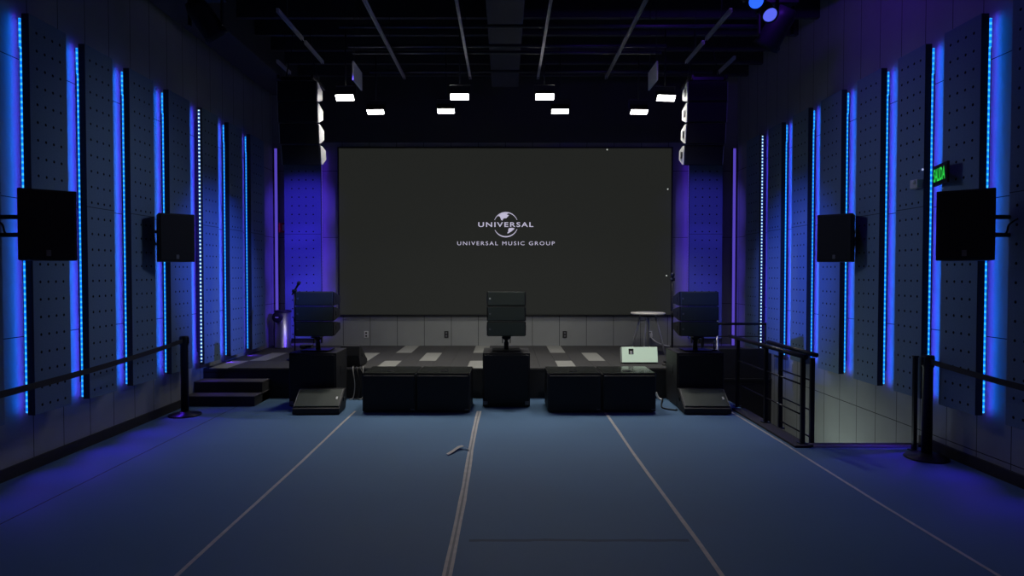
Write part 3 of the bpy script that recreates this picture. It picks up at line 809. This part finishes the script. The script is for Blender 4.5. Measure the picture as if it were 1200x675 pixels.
# wall outlets and fittings on the back wall
for px, m, lab in ((429, 'white', 'white wall outlet under the left end of the screen'), (523, 'black', 'black wall outlet under the screen, left of the middle'),
                   (662, 'black', 'black wall outlet under the screen, right of the middle'), (762, 'white', 'white wall outlet behind the side table')):
    x = (px - 592) * 11.5 / 760; z = 1.7 - 72 * 11.5 / 760
    root = thing('wall_outlet', lab, 'outlet', (x, YB, z), group='wall outlets under the screen')
    MB().box((0, -.006, 0), (.075, .012, .12), .004).build('cover_plate', M[m], root)
    mb = MB()
    for dz in (-.026, .026): mb.box((0, -.013, dz), (.032, .004, .030), .0015)
    mb.build('socket', M['black' if m == 'white' else 'grey_plate'], root)
pl = thing('power_adapter', 'white plug and adapter hanging from the outlet behind the side table', 'power adapter', (2.575, 11.46, .60))
MB().box((0, -.02, .0), (.05, .05, .07), .006).build('body', M['white'], pl)
MB().tube(smooth_path([(0, -.03, -.03), (.03, -.06, -.07), (.10, -.10, -.12), (.22, -.14, -.165), (.30, -.16, -.178)]), .010, 8).build('lead', M['white'], pl)
al = thing('fire_alarm', 'small red fire alarm box on the back wall in the left corner', 'alarm', (-3.93, YB, 2.50))
MB().box((0, -.025, 0), (.13, .05, .17), .008).build('housing', M['red'], al)
MB().box((.032, -.055, .0), (.045, .02, .11), .006).build('strobe_lens', M['white'], al)
# exit sign + emergency lamp
ex = thing('exit_sign', 'green lit SALIDA exit sign on the right wall', 'exit sign', (3.898, 5.82, 2.585), (0, 0, math.atan2(-.33, -.10)))
MB().box((0, 0, 0), (.35, .022, .185), .004).build('housing', M['black'], ex)
MB().box((0, -.0125, 0), (.315, .004, .135), .001).build('face', M['black'], ex)
put_mesh('lettering', text_mesh('SALIDA', .29, .118, 1.0, .02), M['sign_green'], ex, (0, -.016, 0))
MB().box((-.11, .018, .02), (.10, .016, .06), .003).build('wall_bracket', M['grey_plate'], ex)
em = thing('emergency_lamp', 'small grey emergency lamp box on the panel edge beside the green sign', 'lamp', (XF, 6.22, 2.55))
MB().box((-.03, 0, 0), (.06, .11, .085), .008).build('body', M['light_plate'], em)
MB().lathe([(0, 0), (.016, 0), (.02, .012), (.012, .022), (0, .024)], (-.06, -.02, .015), 14, (-1, -.3, 0)).build('lamp_head', M['white'], em)
MB().lathe([(0, 0), (.01, 0), (.01, .006), (0, .006)], (-.01, -.055, .13), 10, (0, -1, 0)).build('small_dot', M['dot_blue'], em)

# ------------------------------------------------------------------ cables
def cable(name, label, pts, r, m):
    o = MB().tube(smooth_path(pts), r, 8).build(name, m); return tag(o, label, 'cable', None)
cable('speaker_cable', 'black cable curling on the floor between the right subwoofers and wedge monitor', [(2.10, 8.60, .02), (2.02, 8.35, .012), (1.98, 8.10, .010), (2.08, 7.98, .010), (2.12, 7.97, .010), (2.13, 8.02, .012)], .009, M['cable'])
cable('power_lead', 'white plug lead on the floor beside the right tall subwoofer', [(2.02, 8.66, .10), (2.05, 8.64, .03), (2.09, 8.62, .012)], .016, M['white'])
for k, (x, dx) in enumerate(((-2.07, .04), (-2.02, .06), (-1.93, .02), (-1.97, .10))):
    cable('hanging_cable', ('thin grey cable drooping off the stage edge beside the left tall subwoofer, ' + ('leftmost', 'second', 'rightmost', 'third')[k]) , [(x, 8.83, ST + .012), (x, 8.79, ST + .01), (x + dx * .4, 8.74, ST - .06), (x + dx, 8.72, ST - .22), (x + dx * .7, 8.68, .03), (x + dx * .2 - .02, 8.62, .012)], .007, M['cable_grey' if k % 2 == 0 else 'cable'])
cable('stage_cable', 'black cable lying on the stage beside the white case', [(2.20, 9.05, ST + .01), (2.28, 8.98, ST + .012), (2.36, 8.93, ST + .03), (2.30, 8.86, ST + .012), (2.22, 8.84, ST + .01)], .011, M['cable'])

# ------------------------------------------------------------------ world, camera, view
w = bpy.data.worlds.new('world'); bpy.context.scene.world = w; w.use_nodes = True
w.node_tree.nodes['Background'].inputs[0].default_value = (.35, .38, .5, 1)
w.node_tree.nodes['Background'].inputs[1].default_value = .0
# unseen fill above the audience, added to lift the floor and walls
area('rear_fill', (0, .5, 5.2), (0, .25, -1), 3, 1.5, 18, (1, .70, .86))

cam = bpy.data.cameras.new('camera'); cam.sensor_width = 36; cam.lens = 760 / 1200 * 36; cam.clip_start = .05
co = bpy.data.objects.new('camera', cam); C.objects.link(co)
co.location = (0, 0, 1.7)
co.rotation_euler = (PI / 2 - math.atan(17.5 / 760), 0, 0)
cam.shift_x = 8 / 1200
S = bpy.context.scene
S.camera = co
S.view_settings.view_transform = 'Standard'; S.view_settings.look = 'None'; S.view_settings.gamma = 1
S.view_settings.use_curve_mapping = False; S.view_settings.exposure = 0.0
S.cycles.use_denoising = True
S.cycles.max_bounces = 6; S.cycles.sample_clamp_indirect = 4
